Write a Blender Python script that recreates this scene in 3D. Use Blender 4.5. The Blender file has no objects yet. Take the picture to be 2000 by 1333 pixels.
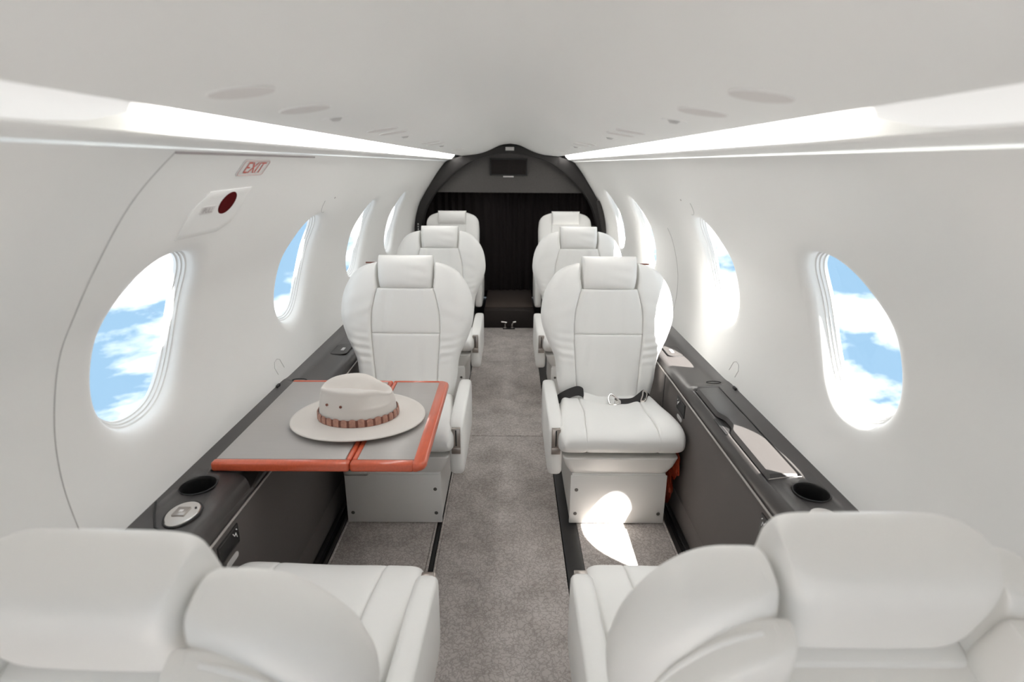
import bpy, bmesh, math, random
from mathutils import Vector, Matrix
random.seed(7)
SC = bpy.context.scene
COL = SC.collection
PI = math.pi

# ------------------------------------------------------------------ camera
EYE = 1.19
F_PX = 1111.0
cam_d = bpy.data.cameras.new('camera')
cam_d.sensor_width = 36.0
cam_d.lens = F_PX / 2000.0 * 36.0
cam_d.clip_start = 0.02
cam = bpy.data.objects.new('camera', cam_d)
COL.objects.link(cam)
PITCH = math.atan(346.0 / F_PX)
YAW = math.radians(-0.2)
ROLL = math.radians(0.40)
cam.matrix_world = (Matrix.Translation((0.010, 0.0, EYE)) @ Matrix.Rotation(YAW, 4, 'Z')
                    @ Matrix.Rotation(PI / 2 - PITCH, 4, 'X') @ Matrix.Rotation(ROLL, 4, 'Z'))
cam_d.dof.use_dof = True
cam_d.dof.focus_distance = 1.9
cam_d.dof.aperture_fstop = 3.5
SC.camera = cam

# ------------------------------------------------------------------ colour management
vs = SC.view_settings
vs.view_transform = 'Standard'
vs.look = 'None'
vs.gamma = 1.0
vs.use_curve_mapping = False
vs.exposure = 1.08
# light bounces: a small white cavity needs many
SC.cycles.max_bounces = 16
SC.cycles.diffuse_bounces = 12
SC.cycles.transparent_max_bounces = 12

# ------------------------------------------------------------------ world: blue sky with clouds all round (aircraft in flight)
world = bpy.data.worlds.new('sky')
SC.world = world
world.use_nodes = True
wn = world.node_tree
wn.nodes.clear()
def wnode(t, **kw):
    n = wn.nodes.new(t)
    for k, v in kw.items():
        setattr(n, k, v)
    return n
w_out = wnode('ShaderNodeOutputWorld')
w_bg = wnode('ShaderNodeBackground')
w_tc = wnode('ShaderNodeTexCoord')
w_map = wnode('ShaderNodeMapping')
w_map.inputs['Scale'].default_value = (1.0, 1.0, 2.6)
w_map.inputs['Location'].default_value = (0.35, 0.1, 0.27)
w_n1 = wnode('ShaderNodeTexNoise')
w_n1.inputs['Scale'].default_value = 5.5
w_n1.inputs['Detail'].default_value = 9.0
w_n1.inputs['Roughness'].default_value = 0.55
w_n1.inputs['Distortion'].default_value = 0.25
w_rmp = wnode('ShaderNodeValToRGB')
w_rmp.color_ramp.elements[0].position = 0.44
w_rmp.color_ramp.elements[0].color = (0.205, 0.33, 0.455, 1)
w_rmp.color_ramp.elements[1].position = 0.57
w_rmp.color_ramp.elements[1].color = (1.14, 1.13, 1.11, 1)
e = w_rmp.color_ramp.elements.new(0.49)
e.color = (0.47, 0.56, 0.64, 1)
wn.links.new(w_tc.outputs['Generated'], w_map.inputs['Vector'])
wn.links.new(w_map.outputs['Vector'], w_n1.inputs['Vector'])
wn.links.new(w_n1.outputs['Fac'], w_rmp.inputs['Fac'])
wn.links.new(w_rmp.outputs['Color'], w_bg.inputs['Color'])
w_bg.inputs['Strength'].default_value = 1.0
wn.links.new(w_bg.outputs['Background'], w_out.inputs['Surface'])

# ------------------------------------------------------------------ sun, from the front right above the wing
sun_d = bpy.data.lights.new('sun', 'SUN')
sun_d.energy = 18.0
sun_d.angle = math.radians(0.5)
sun_d.color = (1.0, 0.97, 0.92)
sun = bpy.data.objects.new('sun', sun_d)
COL.objects.link(sun)
SUN_DIR = Vector((-0.34, 0.42, -0.82)).normalized()
sun.rotation_euler = SUN_DIR.to_track_quat('-Z', 'Y').to_euler()
sun.location = (3, -3, 5)

# ================================================================== helpers
def interp(pts, x):
    """smooth (monotone-ish cosine free) piecewise Catmull-Rom of y over x"""
    n = len(pts)
    if x <= pts[0][0]:
        return pts[0][1]
    if x >= pts[-1][0]:
        return pts[-1][1]
    for i in range(n - 1):
        x0, y0 = pts[i]
        x1, y1 = pts[i + 1]
        if x <= x1:
            h = x1 - x0
            def slope(k):
                if k <= 0:
                    return (pts[1][1] - pts[0][1]) / (pts[1][0] - pts[0][0])
                if k >= n - 1:
                    return (pts[-1][1] - pts[-2][1]) / (pts[-1][0] - pts[-2][0])
                a = (pts[k][1] - pts[k - 1][1]) / (pts[k][0] - pts[k - 1][0])
                b = (pts[k + 1][1] - pts[k][1]) / (pts[k + 1][0] - pts[k][0])
                return (a + b) / 2
            m0, m1 = slope(i), slope(i + 1)
            t = (x - x0) / h
            return ((2*t**3 - 3*t**2 + 1) * y0 + (t**3 - 2*t**2 + t) * h * m0
                    + (-2*t**3 + 3*t**2) * y1 + (t**3 - t**2) * h * m1)
    return pts[-1][1]

def spline2(pts, n):
    """dense Catmull-Rom through 2-D points"""
    out = []
    P = [Vector(p) for p in pts]
    P = [2 * P[0] - P[1]] + P + [2 * P[-1] - P[-2]]
    for i in range(1, len(P) - 2):
        for k in range(n):
            t = k / n
            a, b, c, d = P[i - 1], P[i], P[i + 1], P[i + 2]
            out.append(0.5 * ((2 * b) + (c - a) * t + (2*a - 5*b + 4*c - d) * t*t + (3*b - a - 3*c + d) * t**3))
    out.append(P[-2].copy())
    return out

class MB:
    """collects shapes into ONE mesh"""
    def __init__(self):
        self.v = []
        self.f = []
    def add(self, verts, faces):
        b = len(self.v)
        self.v += [tuple(p) for p in verts]
        self.f += [tuple(i + b for i in f) for f in faces]
        return self
    def grid(self, fn, nu, nv, cu=False, cv=False):
        vs_ = []
        for i in range(nu):
            for j in range(nv):
                vs_.append(fn(i, j))
        fs = []
        for i in range(nu if cu else nu - 1):
            for j in range(nv if cv else nv - 1):
                a = i * nv + j
                b = ((i + 1) % nu) * nv + j
                c = ((i + 1) % nu) * nv + (j + 1) % nv
                d = i * nv + (j + 1) % nv
                fs.append((a, b, c, d))
        return self.add(vs_, fs)
    def box(self, x0, x1, y0, y1, z0, z1, bev=0.0, seg=2):
        bm = bmesh.new()
        bmesh.ops.create_cube(bm, size=1)
        for v in bm.verts:
            v.co = Vector(((x0 + x1) / 2 + v.co.x * (x1 - x0), (y0 + y1) / 2 + v.co.y * (y1 - y0), (z0 + z1) / 2 + v.co.z * (z1 - z0)))
        if bev > 0:
            bmesh.ops.bevel(bm, geom=list(bm.edges), offset=bev, segments=seg, profile=0.5, affect='EDGES')
        return self.bm(bm)
    def bm(self, bm):
        bm.verts.index_update()
        self.add([v.co[:] for v in bm.verts], [[v.index for v in f.verts] for f in bm.faces])
        bm.free()
        return self
    def tube(self, pts, r, n=8, cap=True, closed=False):
        P = [Vector(p) for p in pts]
        m = len(P)
        rr = r if isinstance(r, (list, tuple)) else [r] * m
        base = len(self.v)
        up = None
        for i in range(m):
            if closed:
                t = P[(i + 1) % m] - P[i - 1]
            else:
                t = P[min(i + 1, m - 1)] - P[max(i - 1, 0)]
            t.normalize()
            if up is None:
                up = Vector((0, 0, 1)) if abs(t.z) < 0.9 else Vector((1, 0, 0))
            a = t.cross(up).normalized()
            b = a.cross(t).normalized()
            up = b
            for k in range(n):
                an = 2 * PI * k / n
                self.v.append(tuple(P[i] + (a * math.cos(an) + b * math.sin(an)) * rr[i]))
        for i in range(m if closed else m - 1):
            for k in range(n):
                q = (i + 1) % m
                self.f.append((base + i*n + k, base + i*n + (k+1) % n, base + q*n + (k+1) % n, base + q*n + k))
        if cap and not closed:
            self.f.append(tuple(base + k for k in reversed(range(n))))
            self.f.append(tuple(base + (m-1)*n + k for k in range(n)))
        return self
    def cyl(self, c, axis, r, h, n=24, r2=None, bev=0.0):
        """cylinder from c along axis, height h"""
        c = Vector(c); ax = Vector(axis).normalized()
        up = Vector((0, 0, 1)) if abs(ax.z) < 0.9 else Vector((1, 0, 0))
        a = ax.cross(up).normalized(); b = ax.cross(a).normalized()
        r2 = r if r2 is None else r2
        prof = [(0.0001, 0), (r, 0), (r2 if bev == 0 else r2, h - bev), (r2 - bev, h), (0.0001, h)]
        return self.grid(lambda i, j: c + ax * prof[j][1] + (a * math.cos(2*PI*i/n) + b * math.sin(2*PI*i/n)) * prof[j][0], n, len(prof), cu=True)
    def extrude(self, poly, fn0, fn1):
        """closed polygon poly of 2-D points, mapped by fn0 / fn1 to the two ends"""
        n = len(poly)
        v = [fn0(p) for p in poly] + [fn1(p) for p in poly]
        f = [tuple(range(n - 1, -1, -1)), tuple(range(n, 2 * n))]
        for i in range(n):
            f.append((i, (i + 1) % n, n + (i + 1) % n, n + i))
        return self.add(v, f)
    def build(self, name, mat, parent=None, smooth=True, merge=0.0, xf=None, normals=True, sharp=40):
        me = bpy.data.meshes.new(name)
        vv = self.v if xf is None else [tuple(xf @ Vector(p)) for p in self.v]
        me.from_pydata(vv, [], self.f)
        bm = bmesh.new(); bm.from_mesh(me)
        bmesh.ops.remove_doubles(bm, verts=bm.verts, dist=merge if merge else 1e-6)
        if normals:
            bmesh.ops.recalc_face_normals(bm, faces=bm.faces)
        if smooth:
            lim = math.radians(sharp)
            for e_ in bm.edges:
                if len(e_.link_faces) == 2 and e_.calc_face_angle(0) > lim:
                    e_.smooth = False
            for f_ in bm.faces:
                f_.smooth = True
        bm.to_mesh(me); bm.free()
        me.materials.append(mat)
        return obj(name, me, parent)

def obj(name, me, parent=None):
    o = bpy.data.objects.new(name, me)
    COL.objects.link(o)
    if parent is not None:
        o.parent = parent
    return o
def tag(o, label=None, cat=None, group=None, kind=None):
    if label: o['label'] = label
    if cat: o['category'] = cat
    if group: o['group'] = group
    if kind: o['kind'] = kind
    return o
def empty(name, loc, rz=0.0):
    o = bpy.data.objects.new(name, None)
    o.empty_display_size = 0.1
    COL.objects.link(o)
    o.location = loc
    o.rotation_euler = (0, 0, rz)
    return o

# ================================================================== materials
def material(name, color, rough=0.5, metal=0.0, noise=None, bump=None, coat=0.0, emit=None, spec=0.5, sheen=0.0):
    """noise = (scale, amount, stretch) colour variation; bump = list of (kind, scale, strength, stretch)"""
    m = bpy.data.materials.new(name)
    m.use_nodes = True
    nt = m.node_tree
    b = nt.nodes['Principled BSDF']
    b.inputs['Base Color'].default_value = (*color, 1)
    b.inputs['Roughness'].default_value = rough
    b.inputs['Metallic'].default_value = metal
    b.inputs['Specular IOR Level'].default_value = spec
    b.inputs['Coat Weight'].default_value = coat
    b.inputs['Sheen Weight'].default_value = sheen
    if emit:
        b.inputs['Emission Color'].default_value = (*emit[0], 1)
        b.inputs['Emission Strength'].default_value = emit[1]
    tc = nt.nodes.new('ShaderNodeTexCoord')
    def coords(stretch):
        mp = nt.nodes.new('ShaderNodeMapping')
        mp.inputs['Scale'].default_value = stretch
        nt.links.new(tc.outputs['Object'], mp.inputs['Vector'])
        return mp.outputs['Vector']
    if noise:
        sc_, am, st = noise
        n = nt.nodes.new('ShaderNodeTexNoise')
        n.inputs['Scale'].default_value = sc_
        n.inputs['Detail'].default_value = 5
        nt.links.new(coords(st), n.inputs['Vector'])
        r = nt.nodes.new('ShaderNodeMix'); r.data_type = 'RGBA'
        r.inputs[6].default_value = (*[c * (1 - am) for c in color], 1)
        r.inputs[7].default_value = (*[min(1, c * (1 + am)) for c in color], 1)
        nt.links.new(n.outputs['Fac'], r.inputs[0])
        nt.links.new(r.outputs[2], b.inputs['Base Color'])
    prev = None
    for (kind, sc_, st_, stretch) in (bump or []):
        bp = nt.nodes.new('ShaderNodeBump')
        bp.inputs['Strength'].default_value = st_
        bp.inputs['Distance'].default_value = 0.01
        if kind == 'noise':
            t = nt.nodes.new('ShaderNodeTexNoise'); t.inputs['Detail'].default_value = 4
            o = t.outputs['Fac']
        else:
            t = nt.nodes.new('ShaderNodeTexVoronoi'); t.feature = 'DISTANCE_TO_EDGE'
            o = t.outputs['Distance']
        t.inputs['Scale'].default_value = sc_
        nt.links.new(coords(stretch), t.inputs['Vector'])
        nt.links.new(o, bp.inputs['Height'])
        if prev: nt.links.new(prev, bp.inputs['Normal'])
        prev = bp.outputs['Normal']
    if prev: nt.links.new(prev, b.inputs['Normal'])
    return m

ONE = (1, 1, 1)
M = {}
M['leather'] = material('leather', (0.842, 0.836, 0.818), 0.42, noise=(6, 0.02, ONE), bump=[('voronoi', 420, 0.05, ONE), ('noise', 16, 0.10, ONE)])
M['seat_shell'] = material('seat_shell', (0.82, 0.81, 0.785), 0.45, bump=[('noise', 300, 0.03, ONE)])
M['seat_plastic'] = material('seat_plastic', (0.78, 0.77, 0.75), 0.38, bump=[('noise', 500, 0.02, ONE)])
M['wall'] = material('wall_vinyl', (0.852, 0.847, 0.833), 0.55, noise=(3, 0.01, ONE), bump=[('noise', 600, 0.02, ONE)])
M['ceiling'] = material('headliner', (0.875, 0.872, 0.858), 0.6, noise=(3, 0.01, ONE), bump=[('noise', 500, 0.03, ONE)])
M['seam'] = material('seam_grey', (0.60, 0.59, 0.58), 0.7)
M['white_trim'] = material('white_trim', (0.85, 0.85, 0.84), 0.35)
M['console'] = material('console_plastic', (0.062, 0.056, 0.054), 0.38, bump=[('noise', 700, 0.06, ONE)])
M['console_lid'] = material('console_lid', (0.054, 0.049, 0.047), 0.42, bump=[('noise', 700, 0.05, (0.2, 1, 1))])
M['fabric'] = material('dark_fabric', (0.115, 0.102, 0.096), 0.9, noise=(900, 0.35, ONE), bump=[('noise', 900, 0.25, ONE)])
M['black'] = material('black_plastic', (0.010, 0.009, 0.009), 0.5)
M['piping'] = material('pale_piping', (0.38, 0.35, 0.33), 0.4)
M['bulkhead'] = material('bulkhead_fabric', (0.035, 0.032, 0.031), 0.85, noise=(500, 0.35, ONE), bump=[('noise', 500, 0.2, ONE)])
M['bulkhead_panel'] = material('bulkhead_panel', (0.095, 0.088, 0.085), 0.9, noise=(420, 0.45, ONE), bump=[('noise', 420, 0.2, ONE)])
M['curtain'] = material('curtain', (0.0085, 0.0045, 0.0045), 0.9, noise=(40, 0.35, (1, 1, 0.1)))
M['dark_wood'] = material('dark_step', (0.018, 0.012, 0.010), 0.7)
M['laminate'] = material('grey_laminate', (0.40, 0.38, 0.365), 0.34, noise=(60, 0.06, (0.15, 6, 1)), bump=[('noise', 300, 0.02, (0.1, 6, 1))])
M['redwood'] = material('red_wood', (0.58, 0.105, 0.045), 0.28, noise=(22, 0.22, (8, 1, 8)), coat=0.4)
M['felt'] = material('hat_felt', (0.66, 0.62, 0.58), 0.95, noise=(9, 0.05, ONE), bump=[('noise', 900, 0.10, ONE)], sheen=0.3)
M['croc'] = material('crocodile_leather', (0.40, 0.20, 0.145), 0.35, noise=(120, 0.4, ONE), bump=[('noise', 160, 0.2, ONE)], coat=0.2)
M['croc_dark'] = material('crocodile_edge', (0.16, 0.05, 0.03), 0.45)
M['chrome'] = material('chrome', (0.72, 0.70, 0.68), 0.2, metal=1.0)
M['nickel'] = material('brushed_nickel', (0.42, 0.38, 0.35), 0.32, metal=1.0)
M['screw'] = material('screw_steel', (0.20, 0.19, 0.18), 0.4, metal=1.0)
M['webbing'] = material('belt_webbing', (0.022, 0.020, 0.020), 0.7, bump=[('noise', 500, 0.2, (1, 6, 1))])
M['pouch'] = material('orange_pouch', (0.45, 0.06, 0.02), 0.45, noise=(20, 0.2, ONE), bump=[('noise', 40, 0.5, ONE)])
M['red'] = material('red_letters', (0.62, 0.10, 0.07), 0.5)
M['grey_letters'] = material('grey_letters', (0.42, 0.38, 0.38), 0.5)
M['dark_red'] = material('dark_red_recess', (0.085, 0.002, 0.003), 0.9, spec=0.08)
M['border'] = material('sign_border', (0.60, 0.42, 0.40), 0.5)
M['sign'] = material('sign_plate', (0.72, 0.70, 0.69), 0.4)
M['white_paint'] = material('white_paint', (0.80, 0.80, 0.80), 0.4)
M['speaker'] = material('speaker_cloth', (0.76, 0.735, 0.72), 0.8, bump=[('noise', 900, 0.1, ONE)])
M['nozzle'] = material('air_nozzle', (0.55, 0.54, 0.53), 0.4)
M['light_bright'] = material('cove_diffuser', (0.85, 0.85, 0.85), 0.5, emit=((1.0, 0.99, 0.965), 2.5))
M['light_soft'] = material('cove_diffuser_dim', (0.80, 0.80, 0.80), 0.5, emit=((1.0, 0.99, 0.965), 0.16))
M['paper'] = material('paper_tag', (0.78, 0.78, 0.76), 0.6)

def carpet():
    m = bpy.data.materials.new('carpet')
    m.use_nodes = True
    nt = m.node_tree; b = nt.nodes['Principled BSDF']
    b.inputs['Roughness'].default_value = 0.95
    b.inputs['Specular IOR Level'].default_value = 0.1
    tc = nt.nodes.new('ShaderNodeTexCoord')
    mp = nt.nodes.new('ShaderNodeMapping'); mp.inputs['Scale'].default_value = (1, 1, 1)
    nt.links.new(tc.outputs['Object'], mp.inputs['Vector'])
    n0 = nt.nodes.new('ShaderNodeTexNoise'); n0.inputs['Scale'].default_value = 45; n0.inputs['Detail'].default_value = 3
    nt.links.new(mp.outputs['Vector'], n0.inputs['Vector'])
    mx = nt.nodes.new('ShaderNodeMix'); mx.data_type = 'RGBA'; mx.blend_type = 'LINEAR_LIGHT'
    mx.inputs[0].default_value = 0.025
    nt.links.new(mp.outputs['Vector'], mx.inputs[6]); nt.links.new(n0.outputs['Color'], mx.inputs[7])
    v = nt.nodes.new('ShaderNodeTexVoronoi'); v.feature = 'DISTANCE_TO_EDGE'; v.inputs['Scale'].default_value = 62
    nt.links.new(mx.outputs[2], v.inputs['Vector'])
    r = nt.nodes.new('ShaderNodeValToRGB')
    r.color_ramp.elements[0].position = 0.0; r.color_ramp.elements[0].color = (0.36, 0.325, 0.305, 1)
    r.color_ramp.elements[1].position = 0.15; r.color_ramp.elements[1].color = (0.53, 0.492, 0.47, 1)
    nt.links.new(v.outputs['Distance'], r.inputs['Fac'])
    n2 = nt.nodes.new('ShaderNodeTexNoise'); n2.inputs['Scale'].default_value = 9; n2.inputs['Detail'].default_value = 6
    nt.links.new(mp.outputs['Vector'], n2.inputs['Vector'])
    r2 = nt.nodes.new('ShaderNodeValToRGB')
    r2.color_ramp.elements[0].position = 0.3; r2.color_ramp.elements[0].color = (0.78, 0.77, 0.76, 1)
    r2.color_ramp.elements[1].position = 0.62; r2.color_ramp.elements[1].color = (1.05, 1.05, 1.05, 1)
    nt.links.new(n2.outputs['Fac'], r2.inputs['Fac'])
    ml = nt.nodes.new('ShaderNodeMix'); ml.data_type = 'RGBA'; ml.blend_type = 'MULTIPLY'; ml.inputs[0].default_value = 1
    nt.links.new(r.outputs['Color'], ml.inputs[6]); nt.links.new(r2.outputs['Color'], ml.inputs[7])
    nt.links.new(ml.outputs[2], b.inputs['Base Color'])
    n3 = nt.nodes.new('ShaderNodeTexNoise'); n3.inputs['Scale'].default_value = 700
    nt.links.new(mp.outputs['Vector'], n3.inputs['Vector'])
    bp = nt.nodes.new('ShaderNodeBump'); bp.inputs['Strength'].default_value = 0.5; bp.inputs['Distance'].default_value = 0.004
    nt.links.new(v.outputs['Distance'], bp.inputs['Height'])
    bp2 = nt.nodes.new('ShaderNodeBump'); bp2.inputs['Strength'].default_value = 0.2; bp2.inputs['Distance'].default_value = 0.003
    nt.links.new(n3.outputs['Fac'], bp2.inputs['Height']); nt.links.new(bp.outputs['Normal'], bp2.inputs['Normal'])
    nt.links.new(bp2.outputs['Normal'], b.inputs['Normal'])
    return m
M['carpet'] = carpet()

def glass():
    m = bpy.data.materials.new('window_glass')
    m.use_nodes = True
    nt = m.node_tree; nt.nodes.clear()
    o = nt.nodes.new('ShaderNodeOutputMaterial'); mix = nt.nodes.new('ShaderNodeMixShader')
    t = nt.nodes.new('ShaderNodeBsdfTransparent'); g = nt.nodes.new('ShaderNodeBsdfGlossy')
    t.inputs['Color'].default_value = (0.97, 0.985, 0.99, 1)
    g.inputs['Roughness'].default_value = 0.03
    mix.inputs[0].default_value = 0.03
    nt.links.new(t.outputs[0], mix.inputs[1]); nt.links.new(g.outputs[0], mix.inputs[2])
    nt.links.new(mix.outputs[0], o.inputs['Surface'])
    return m
M['glass'] = glass()

# ================================================================== cabin section
Y0, Y1 = -0.55, 5.25
WALL_PTS = [(0.655, 0.0), (0.69, 0.20), (0.722, 0.40), (0.737, 0.495), (0.752, 0.58), (0.758, 0.67), (0.747, 0.77),
            (0.713, 0.885), (0.665, 0.97), (0.61, 1.055), (0.555, 1.135), (0.495, 1.208)]
_d = spline2(WALL_PTS, 24)
_len = [0.0]
for i in range(1, len(_d)):
    _len.append(_len[-1] + (_d[i] - _d[i - 1]).length)
WLEN = _len[-1]
def wsec(s):
    """section point and outward normal at arc length s from the floor (right side)"""
    s = min(max(s, 0), WLEN)
    lo, hi = 0, len(_len) - 1
    while hi - lo > 1:
        mid = (lo + hi) // 2
        if _len[mid] <= s: lo = mid
        else: hi = mid
    t = (s - _len[lo]) / max(1e-9, _len[hi] - _len[lo])
    p = _d[lo].lerp(_d[hi], t)
    a = _d[max(lo - 3, 0)]; b = _d[min(hi + 3, len(_d) - 1)]
    tg = (b - a).normalized()
    return p, Vector((tg.y, -tg.x))
def s_of_z(z):
    for i in range(1, len(_d)):
        if _d[i].y >= z:
            t = (z - _d[i-1].y) / (_d[i].y - _d[i-1].y)
            return _len[i-1] + t * (_len[i] - _len[i-1])
    return WLEN
def wall_pt(side, y, s, out=0.0):
    p, n = wsec(s)
    q = p + n * out
    return Vector((side * q.x, y, q.y))

WZ = 0.845
WS = s_of_z(WZ)
WA, WB, WN = 0.146, 0.188, 2.35      # hole half width / half height / exponent
LEFT_W = [1.110, 1.944, 2.778, 3.612]
RIGHT_W = [1.150, 1.948, 3.055, 3.890]
CELL_Y = 0.27
CELL_S0, CELL_S1 = WS - 0.31, WS + 0.31
def oval(th, k=1.0, da=0.0):
    c, s = math.cos(th), math.sin(th)
    r = (abs(c) ** WN + abs(s) ** WN) ** (-1 / WN)
    return ((WA * k + da) * r * c, (WB * k + da) * r * s)

def wall_mesh(side, centres):
    mb = MB()
    NS = 40
    sv = [CELL_S0 + (CELL_S1 - CELL_S0) * i / NS for i in range(NS + 1)]
    # lower and upper bands, and gaps between the window cells
    edges = [Y0]
    for c in centres:
        edges += [c - CELL_Y, c + CELL_Y]
    edges.append(Y1)
    ys_all = []
    for i in range(len(edges) - 1):
        a, b = edges[i], edges[i + 1]
        n = 24 if i % 2 == 1 else max(2, int((b - a) / 0.05))
        seg = [a + (b - a) * k / n for k in range(n + 1)]
        ys_all += seg if i == 0 else seg[1:]
        if i % 2 == 0:
            mb.grid(lambda p, q, seg=seg: wall_pt(side, seg[p], sv[q]), len(seg), len(sv))
    low = [CELL_S0 * k / 10 for k in range(11)]
    upp = [CELL_S1 + (WLEN - CELL_S1) * k / 8 for k in range(9)]
    for band in (low, upp):
        mb.grid(lambda p, q: wall_pt(side, ys_all[p], band[q]), len(ys_all), len(band))
    # window cells: rings from the cell border to the hole, then out into the reveal
    for c in centres:
        border = []
        ny = 24
        for k in range(ny): border.append((-CELL_Y + 2 * CELL_Y * k / ny, CELL_S0 - WS))
        for k in range(NS): border.append((CELL_Y, sv[k] - WS))
        for k in range(ny): border.append((CELL_Y - 2 * CELL_Y * k / ny, CELL_S1 - WS))
        for k in range(NS): border.append((-CELL_Y, sv[NS - k] - WS))
        th = [math.atan2(b[1] / 0.31 * 1.0, b[0] / CELL_Y) for b in border]
        # profile: (blend toward border, outset of oval, outward depth)
        rings = []
        for k in range(8):
            rings.append(('b', 1 - k / 8.0, 0.040, 0.0))
        prof = [(0.040, 0.0000), (0.034, 0.0004), (0.027, 0.0014), (0.020, 0.0030), (0.014, 0.0055), (0.009, 0.0085), (0.0055, 0.012),
                (0.0030, 0.016), (0.0012, 0.021), (0.000, 0.026), (-0.0010, 0.031)]
        for (o, d) in prof:
            rings.append(('p', 0, o, d))
        def pt(i, j, c=c):
            kind, bl, o, dep = rings[i]
            oy, os_ = oval(th[j], 1.0, o)
            if kind == 'b':
                oy = oy + (border[j][0] - oy) * bl
                os_ = os_ + (border[j][1] - os_) * bl
            return wall_pt(side, c + oy, WS + os_, dep)
        mb.grid(pt, len(rings), len(border), cv=True)
    return mb

wall_left = tag(wall_mesh(-1, LEFT_W).build('wall_left', M['wall'], merge=0.0004, sharp=80), 'white curved cabin side wall on the left with four oval windows', kind='structure')
wall_right = tag(wall_mesh(1, RIGHT_W).build('wall_right', M['wall'], merge=0.0004, sharp=80), 'white curved cabin side wall on the right with oval windows', kind='structure')

def ring_mesh(side, c, prof, n=72):
    mb = MB()
    def pt(i, j):
        o, d = prof[j]
        oy, os_ = oval(2 * PI * i / n, 1.0, o)
        return wall_pt(side, c + oy, WS + os_, d)
    mb.grid(pt, n, len(prof), cu=True)
    return mb
wi = 0
for side, cs in ((-1, LEFT_W), (1, RIGHT_W)):
    for c in cs:
        wi += 1
        fr = ring_mesh(side, c, [(0.001, 0.0255), (-0.004, 0.0265), (-0.005, 0.0320), (-0.0085, 0.0327), (-0.0095, 0.0385), (-0.013, 0.0392), (-0.0135, 0.046), (0.004, 0.044), (0.004, 0.028)])
        f = tag(fr.build('window_%d' % wi, M['white_trim'], sharp=35), kind='structure')
        tr = ring_mesh(side, c, [(-0.0063, 0.0326), (-0.0068, 0.0321), (-0.0073, 0.0326), (-0.0068, 0.0332)])
        tr.build('seal', M['seam'], f)
        pane = MB()
        def pp(i, j, side=side, c=c):
            k = (1 - j / 8.0) if j < 8 else 0.0005
            oy, os_ = oval(2 * PI * i / 72, 1.0, -0.0128)
            return wall_pt(side, c + oy * k, WS + os_ * k, 0.042 + 0.006 * (1 - k * k))
        pane.grid(pp, 72, 9, cu=True)
        pane.build('pane', M['glass'], f)

# floor ---------------------------------------------------------------
def box_obj(name, x0, x1, y0, y1, z0, z1, mat, parent=None, bev=0.0):
    return MB().box(x0, x1, y0, y1, z0, z1, bev).build(name, mat, parent)
floor = tag(box_obj('floor', -0.67, 0.67, Y0, Y1, -0.06, -0.012, M['black']), kind='structure')
JOINT = 2.36
for (x0, x1, y0, y1) in ((-0.214, 0.186, Y0, JOINT - 0.002), (-0.214, 0.186, JOINT + 0.002, 4.16),
                         (-0.545, -0.246, Y0, 4.16), (0.244, 0.545, Y0, 4.16)):
    box_obj('carpet', x0, x1, y0, y1, -0.0119, 0.0, M['carpet'], floor, 0.004)
# bound carpet edges and the seat tracks
for x in (-0.218, -0.242, -0.549, 0.549):
    MB().tube([(x, Y0, -0.002), (x, 4.16, -0.002)], 0.0042, 6).build('carpet_binding', M['carpet'], floor)
box_obj('track_cover', 0.188, 0.243, Y0, 4.16, -0.0118, 0.002, M['black'], floor, 0.001)
box_obj('seat_track', -0.2345, -0.2255, Y0, 4.16, -0.0118, -0.008, M['black'], floor)
for sx in (-1, 1):
    box_obj('seat_track', sx * 0.562 - 0.006, sx * 0.562 + 0.006, Y0, 4.16, -0.0118, -0.002, M['screw'], floor, 0.001)
    box_obj('seat_track', sx * 0.588 - 0.008, sx * 0.588 + 0.008, Y0, 4.16, -0.0118, 0.006, M['black'], floor, 0.002)
tr = [c for c in floor.children]

# ceiling -------------------------------------------------------------
CEIL = [(0.0, 1.338), (0.07, 1.328), (0.15, 1.293), (0.205, 1.272), (0.26, 1.259), (0.32, 1.252), (0.372, 1.2475)]
half = spline2(CEIL, 8)
def ceil_z(x):
    x = abs(x)
    for i in range(1, len(half)):
        if half[i].x >= x:
            t = (x - half[i-1].x) / (half[i].x - half[i-1].x)
            return half[i-1].y + t * (half[i].y - half[i-1].y)
    return half[-1].y
prof = [(-p.x, p.y) for p in reversed(half)] + [(p.x, p.y) for p in half[1:]]
lip = [(0.377, 1.2480), (0.380, 1.2510), (0.379, 1.2545), (0.372, 1.258), (0.36, 1.262)]
prof = [(-p[0], p[1]) for p in reversed(lip)] + prof + lip
cb = MB()
ny = 60
cb.grid(lambda i, j: (prof[j][0], Y0 + (Y1 - Y0) * i / (ny - 1), prof[j][1]), ny, len(prof))
ceiling = tag(cb.build('ceiling', M['ceiling'], sharp=75), kind='structure')
for k, sx in enumerate((-1, 1)):
    cv = [(0.36, 1.262), (0.362, 1.285), (0.38, 1.292), (0.43, 1.288), (0.458, 1.272), (0.462, 1.250), (0.452, 1.232), (0.447, 1.2245), (0.450, 1.2205), (0.458, 1.2185),
          (0.470, 1.2165), (0.488, 1.2125), (0.4935, 1.2115), (0.4985, 1.2115), (0.53, 1.19)]
    tb = MB()
    tb.grid(lambda i, j: (sx * cv[j][0], Y0 + (Y1 - Y0) * i / 30, cv[j][1]), 31, len(cv))
    tag(tb.build('trim_%d' % (k + 1), M['ceiling'], sharp=50), kind='structure')

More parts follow.
